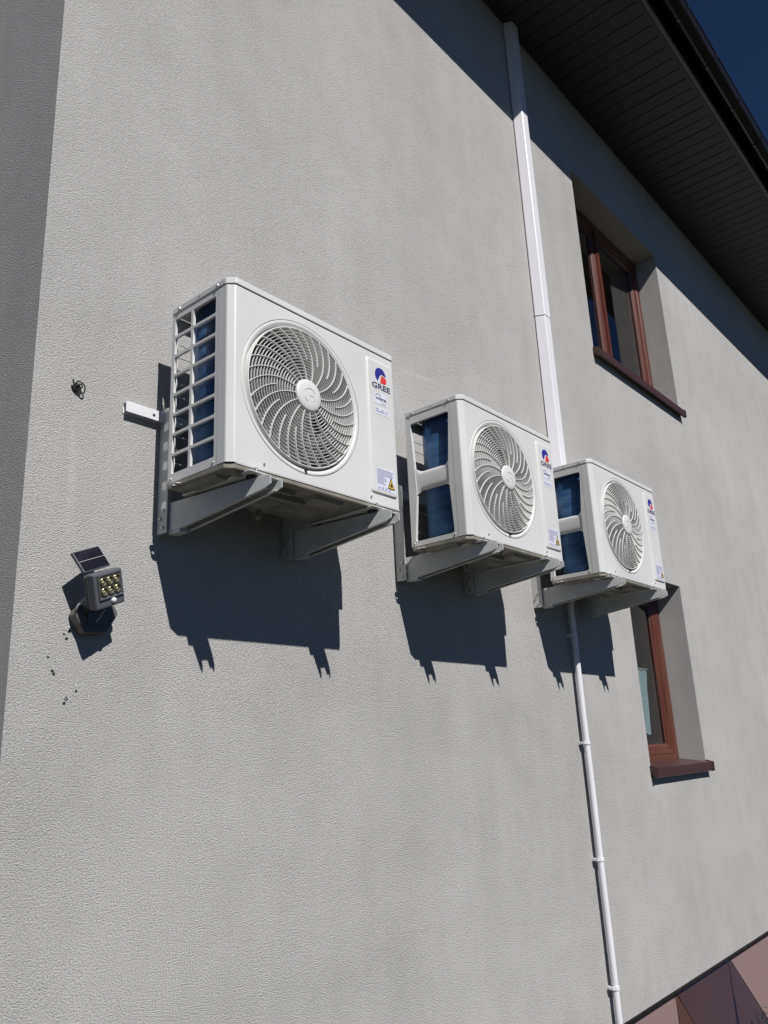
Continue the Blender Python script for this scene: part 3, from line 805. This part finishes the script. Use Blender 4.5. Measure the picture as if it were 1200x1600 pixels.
    A = [bm.verts.new((p[0], ya, p[1])) for p in oo]; A1 = [bm.verts.new((p[0] * .6 + q[0] * .4, yb_ + .0018, p[1] * .6 + q[1] * .4)) for p, q in zip(oo, ii)]; B = [bm.verts.new((p[0], yb_, p[1])) for p in ii]
    n = len(oo)
    for i in range(n):
        bm.faces.new((A[i], A[(i + 1) % n], A1[(i + 1) % n], A1[i])); bm.faces.new((A1[i], A1[(i + 1) % n], B[(i + 1) % n], B[i]))
    bm.faces.new(B)
    lp = fin('front_plate', bm, WHITE, root)
    for p in lp.data.polygons: p.use_smooth = len(p.vertices) == 4
    yy = yb_ - .0008; c = Wd - .078
    # mark: blue arc with a red D in its lower right
    lz = .487; R_ = .029
    bl = circ(c - .002, lz, R_, 30, radians(2), radians(238), False)
    bl = bl + [(c - .0055, lz - .0015), (c + .004, lz + .006)]
    flat('logo_blue', bl, BLUE, lp, yy)
    rd = [(c + .004, lz + .0015), (c + .022, lz - .0025)] + circ(c + .015, lz - .0155, .0145, 12, radians(50), radians(-75), False) + [(c - .004, lz - .0285)]
    flat('logo_red', rd, RED, lp, yy)
    me = shared('gree', lambda: text_mesh('logo_lettering', 'GREE', .0215, .0007, 1.42))
    t_ = child('logo_lettering', me, lp, (c - .001, yy, .4405), (pi / 2, 0, 0), NAVY)
    # stickers
    def rect(a, b, z0, z1): return [(a, z0), (b, z0), (b, z1), (a, z1)]
    s1 = flat('sticker', rect(c - .039, c + .029, .372, .414), STICK, lp, yy)
    me = shared('inv', lambda: text_mesh('sticker_print', 'INVERTER', .0085, .0005, 1.05))
    child('sticker_print', me, s1, (c - .004, yy - .0007, .393), (pi / 2, 0, 0), NAVY)
    def arc(a0, a1, r, cx_, cz_, w=.0018):
        return circ(cx_, cz_, r, 14, a0, a1, False) + circ(cx_, cz_, r - w, 14, a1, a0, False)
    flat('sticker_arc', arc(radians(20), radians(165), .0155, c - .020, .396), NAVY, s1, yy - .0008)
    flat('sticker_arc', arc(radians(200), radians(330), .0135, c + .010, .390), simple_green, s1, yy - .0008)
    s2 = flat('sticker', rect(c - .038, c + .034, .334, .361), STICK, lp, yy)
    for (a, b, z0) in ((-.034, -.020, .351), (-.006, .006, .350), (.020, .028, .350), (-.034, .014, .343), (.018, .026, .3405)):
        flat('print_line', rect(c + a, c + b, z0, z0 + .004), PRINT, s2, yy - .0007)
    s3 = flat('rating_label', rect(c - .046, c + .050, .054, .134), STICK, lp, yy)
    rng = random.Random(3)
    for k in range(9):
        z0 = .126 - k * .0062
        flat('print_line', rect(c - .043, c + (.046 if k < 4 else .004) - rng.random() * .016, z0, z0 + .0030), PRINT, s3, yy - .0007)
    for k in range(4):
        flat('print_mark', rect(c - .040 + k * .018, c - .030 + k * .018, .058, .066), PRINT, s3, yy - .0007)
    tr = rounded([(c + .010, .066), (c + .047, .066), (c + .0285, .110)], .002, 2)
    wt = flat('warning_border', tr, BLACK, s3, yy - .0008)
    tr = rounded([(c + .0145, .069), (c + .0425, .069), (c + .0285, .1025)], .0015, 2)
    flat('warning_triangle', tr, YELLOW, s3, yy - .0016)
    flat('warning_flame', [(c + .0245, .0735), (c + .0325, .0735), (c + .0345, .079), (c + .0315, .085), (c + .0285, .092), (c + .0265, .085), (c + .0225, .080)], BLACK, s3, yy - .0023)
    # front screws
    for xx in (.085 * Wd + .065, .80 * Wd):
        bm = bmesh.new(); tube(bm, [(xx, -D - .004, .022), (xx, -D + .002, .022)], [.0035, .0055], 8); fin('screw', bm, STEEL, root)
    return root
simple_green = simple('print green', (.10, .28, .20), .5)
ac_unit(.376, 2.392, .128, .750, 'grid', 'white outdoor unit with a slatted side grille of two columns, beside the solar lamp', (.297, .287), (.426, .953))
ac_unit(1.551, 2.382, .130, .734, 'bar', 'white outdoor unit with a two-window side panel, standing between the other two units', (.289, .292), (1.594, 2.084))
ac_unit(2.680, 2.384, .134, .780, 'bar', 'white outdoor unit beside the lower brown window, in front of the trunking', (.312, .293), (2.708, 3.236))

# ================================================================ solar lamp
def mrot(v):
    v = Vector(v); return Matrix.Rotation(v.length, 4, v.normalized())
base_c = Vector((.180, 0, 1.985))
lamp = tag(empty('solar_lamp', base_c), 'grey solar floodlight with motion sensor mounted on the wall near the corner', 'lamp')
def lmesh(name, bm, mat, mtx, parent=lamp, bevel=0, smooth=False):
    o = fin(name, bm, mat, None, smooth, bevel)
    o.parent = lamp if parent is None else parent
    if parent is lamp: o.matrix_basis = Matrix.Translation(base_c).inverted() @ mtx
    return o
# head: local x right, y into the wall, z up, front face at y = 0
HM = Matrix.Translation((.2035, -.122, 2.057)) @ mrot((.2017, -.3596, .2337))
hw, hh, hd = .1059, .0991, .031
bm = bmesh.new(); box(bm, -hw / 2, hw / 2, 0, hd, -hh / 2, hh / 2)
head = lmesh('lamp_head', bm, LAMPG, HM, lamp, .005)
def sub(name, bm, mat, par, bevel=0, smooth=False): return fin(name, bm, mat, par, smooth, bevel)
bm = bmesh.new(); box(bm, -hw / 2 + .004, hw / 2 - .004, hd + .0002, hd + .012, -hh / 2 + .004, hh / 2 - .004); sub('back_shell', bm, LAMPS, head, .005)
# window frame with recessed reflector
bm = bmesh.new()
wx0, wx1, wz0, wz1 = -.036, .040, -.018, .038
ring_frame(bm, wx0 - .006, wx1 + .006, wz0 - .006, wz1 + .006, [(0, -.0008), (0, -.0042), (.003, -.0042), (.006, -.0008)])
sub('window_bezel', bm, LAMPG, head)
bm = bmesh.new(); box(bm, wx0, wx1, -.0012, -.0006, wz0, wz1); sub('reflector', bm, REFL, head)
for i in range(3):
    for j in range(2):
        cx_, cz_ = wx0 + .0135 + i * .0245, wz0 + .0145 + j * .027
        bm = bmesh.new(); lathe_y(bm, [(.0122, -.0014), (.0116, -.0060), (.0106, -.0060), (.0080, -.0034), (.0045, -.0016)], cx_, cz_, 18); sub('led_cup', bm, REFL, head, 0, True)
        bm = bmesh.new(); lathe_y(bm, [(.0040, -.0014), (.0030, -.0026), (.0, -.0030)], cx_, cz_, 12); sub('led', bm, LEDM, head, 0, True)
bm = bmesh.new(); lathe_y(bm, [(.0086, -.0005), (.0084, -.003), (.0066, -.0068), (.0035, -.0088), (0, -.0095)], .008, -.0335, 20); sub('motion_sensor', bm, WHITEP, head, 0, True)
# solar panel
PM = Matrix.Translation((.1716, -.075, 2.145)) @ mrot((-.3611, -.449, .2348))
pw, ph = .1095, .0661
bm = bmesh.new(); box(bm, -pw / 2, pw / 2, 0, .009, -ph / 2, ph / 2)
pan = lmesh('solar_panel', bm, LAMPG, PM, lamp, .002)
for z0, z1 in ((-ph / 2 + .003, -.0008), (.0008, ph / 2 - .003)):
    bm = bmesh.new(); box(bm, -pw / 2 + .004, pw / 2 - .003, -.0008, -.0001, z0, z1); sub('cell', bm, CELL, pan)
bm = bmesh.new(); box(bm, -pw / 2 + .004, pw / 2 - .003, -.0010, -.0001, -.0006, .0006); sub('bus_line', bm, LINEW, pan)
I_ = Matrix.Identity(4)
# arms
bm = bmesh.new(); tube(bm, [(.202, -.074, 2.112), (.196, -.076, 2.098), (.192, -.082, 2.078)], .008, 10); lmesh('panel_hinge', bm, LAMPS, I_, lamp, 0, True)
bm = bmesh.new(); tube(bm, [(.192, -.082, 2.068), (.185, -.066, 2.040), (.183, -.045, 2.015), (.186, -.030, 1.998)], [.011, .010, .010, .012], 12); lmesh('head_arm', bm, LAMPS, I_, lamp, 0, True)
bm = bmesh.new(); tube(bm, [(.172, -.088, 2.036), (.158, -.074, 2.030), (.153, -.052, 2.016), (.149, -.043, 1.996)], .0035, 8); lmesh('cable', bm, ARMG, I_, lamp, 0, True)
bm = bmesh.new(); tube(bm, [(.230, -.062, 2.012), (.211, -.049, 1.976)], .0022, 8); lmesh('adjusting_rod', bm, ARMG, I_, lamp, 0, True)
# wall base, turned a little on the wall
bm = bmesh.new()
prism(bm, rounded([(.184, 1.944), (.250, 1.950), (.284, 2.006), (.270, 2.030), (.166, 2.022), (.152, 1.993)], .006, 3), 'y', -.040, -.001)
wb = lmesh('wall_base', bm, LAMPS, I_, lamp, .003)
WBI = Matrix.Translation(base_c)
def onbase(o): o.matrix_parent_inverse = Matrix.Identity(4); return o
bm = bmesh.new(); prism(bm, rounded([(.190, 1.968), (.246, 1.973), (.254, 2.014), (.186, 2.010)], .004, 3), 'y', -.047, -.0402); onbase(sub('base_cover', bm, LAMPG, wb, .002))
for xx in (.198, .240):
    bm = bmesh.new(); tube(bm, [(xx, -.0485, 2.004), (xx, -.046, 2.004)], .0032, 8); onbase(sub('screw', bm, BLACK, wb))

# ================================================================ small things on the wall
cb = tag(empty('cable_ends', (.136, 0, 2.675)), 'tangled black cable ends poking out of a hole in the wall', 'cable')
def crel(o): return rel(o, cb)
bm = bmesh.new(); lathe_y(bm, [(0, -.0016), (.013, -.0016), (.015, -.0003)], .134, 2.676, 16); crel(fin('wall_hole', bm, BLACK))
rng = random.Random(5)
for k, pts in enumerate([
    [(.128, 0, 2.684), (.132, -.014, 2.692), (.148, -.018, 2.682), (.152, -.014, 2.664), (.144, -.012, 2.658), (.138, -.004, 2.668)],
    [(.138, 0, 2.672), (.128, -.010, 2.672), (.118, -.014, 2.678), (.114, -.014, 2.692)],
    [(.134, 0, 2.682), (.140, -.012, 2.686), (.142, -.016, 2.676), (.134, -.012, 2.668), (.130, -.004, 2.672)],
    [(.140, 0, 2.678), (.132, -.016, 2.680), (.122, -.012, 2.672), (.130, -.008, 2.664), (.142, -.010, 2.660)]]):
    P3 = [Vector(p) for p in pts]; sm = []
    for i in range(len(P3) - 1):
        p0, p1, p2, p3 = P3[max(i - 1, 0)], P3[i], P3[i + 1], P3[min(i + 2, len(P3) - 1)]
        for s in range(5):
            t_ = s / 5; sm.append(.5 * ((2 * p1) + (p2 - p0) * t_ + (2 * p0 - 5 * p1 + 4 * p2 - p3) * t_ ** 2 + (3 * p1 - p0 - 3 * p2 + p3) * t_ ** 3))
    sm.append(P3[-1])
    bm = bmesh.new(); tube(bm, sm, .0022 + .0006 * (k % 2), 7); crel(fin('cable_strand', bm, RUBBER, None, True))
CAMR = (rx, ux, fx)
def on_wall(px, py):       # photograph pixel (1200 x 1600) -> point on the wall plane
    d = fx + rx * ((px - 600) / 1268.31) - ux * ((py - 800) / 1268.31)
    return CAMLOC + d * (-CAMLOC.y / d.y)
for k, (px, py) in enumerate([(100, 991), (104, 998), (108, 987), (75, 1027), (82, 1048), (84, 1053), (119, 1080), (103, 1092), (100, 1099)]):
    p = on_wall(px, py); r_ = .0032 + .0022 * ((k * 37 % 10) / 10)
    h_ = tag(empty('drill_hole', (p.x, 0, p.z)), 'small dark drill hole with white plaster crumbs below the solar lamp', 'hole', 'drill holes below the solar lamp')
    bm = bmesh.new(); lathe_y(bm, [(0, -.0012), (r_ * .8, -.0012), (r_, -.0003)], p.x, p.z, 9); rel(fin('hole_mouth', bm, BLACK), h_)
    bm = bmesh.new()
    for q in range(2):
        a, b = p.x + random.uniform(-.004, .006), p.z + random.uniform(.010, .016)
        s_ = random.uniform(.0014, .0026)
        prism(bm, [(a - s_, b), (a, b - s_ * .7), (a + s_, b + s_ * .2), (a + s_ * .2, b + s_)], 'y', -.002, -.0003)
    rel(fin('crumb', bm, CHIP), h_)

# ================================================================ light-well cover and weed by the plinth
cx0, cx1 = 3.892, 4.757
lc = tag(empty('light_well_cover', (cx0, 0, GZ)), 'smoked acrylic cover leaning from the plinth over a light well', 'cover')
s60 = (cos(radians(60)), sin(radians(60)))
top = (.016, WB - .022); Ls = (top[1] - GZ) / s60[1] - .002
bot = (top[0] - s60[0] * Ls, top[1] - s60[1] * Ls)
bm = bmesh.new()
nrm = (-s60[1] * .004, s60[0] * .004)
prism(bm, [top, bot, (bot[0] + nrm[0], bot[1] + nrm[1]), (top[0] + nrm[0], top[1] + nrm[1])], 'x', cx0, cx1); rel(fin('front_sheet', bm, SMOKE), lc)
for X in (cx0 + .0005, cx1 - .0045):
    bm = bmesh.new(); prism(bm, [(top[0] + .001, top[1] - .004), (bot[0] + .003, bot[1] + .001), (top[0] + .001, bot[1] + .001)], 'x', X, X + .004); rel(fin('side_sheet', bm, SMOKE), lc)
bm = bmesh.new()
for X in (cx0 - .0045, cx1 + .0005):
    prism(bm, [top, bot, (bot[0] + nrm[0] * 1.6, bot[1] + nrm[1] * 1.6), (top[0] + nrm[0] * 1.6, top[1] + nrm[1] * 1.6)], 'x', X, X + .004)
rel(fin('edge_strip', bm, SILLM), lc)
wx, wy = 4.90, -.13
wd_ = tag(empty('weed', (wx, wy, GZ)), 'green weed growing beside the smoked cover at the foot of the plinth', 'weed')
bm = bmesh.new()
for k in range(9):
    a = 2 * pi * k / 9 + random.random(); hgt = random.uniform(.22, .36); out = random.uniform(.03, .10)
    pts = [Vector((wx + cos(a) * out * q ** 1.5, wy + sin(a) * out * q ** 1.5, GZ + hgt * q)) for q in (0, .35, .7, 1)]
    tube(bm, pts, [.003, .0025, .002, .001], 5)
rel(fin('stem', bm, LEAF), wd_)
bm = bmesh.new()
for k in range(90):
    a = random.uniform(0, 2 * pi); q = random.uniform(.25, 1.0); out = .10 * q ** 1.5 * random.random()
    b0 = Vector((wx + cos(a) * out, wy + sin(a) * out, GZ + .35 * q)); l = random.uniform(.025, .05); a2 = random.uniform(0, 2 * pi)
    d_ = Vector((cos(a2), sin(a2), random.uniform(-.3, .5))).normalized() * l; s_ = d_.cross(Vector((0, 0, 1))).normalized() * l * .28
    bm.faces.new([bm.verts.new(p) for p in (b0, b0 + d_ * .45 + s_, b0 + d_, b0 + d_ * .45 - s_)])
lv = rel(fin('leaves', bm, LEAF), wd_); lv['kind'] = 'stuff'
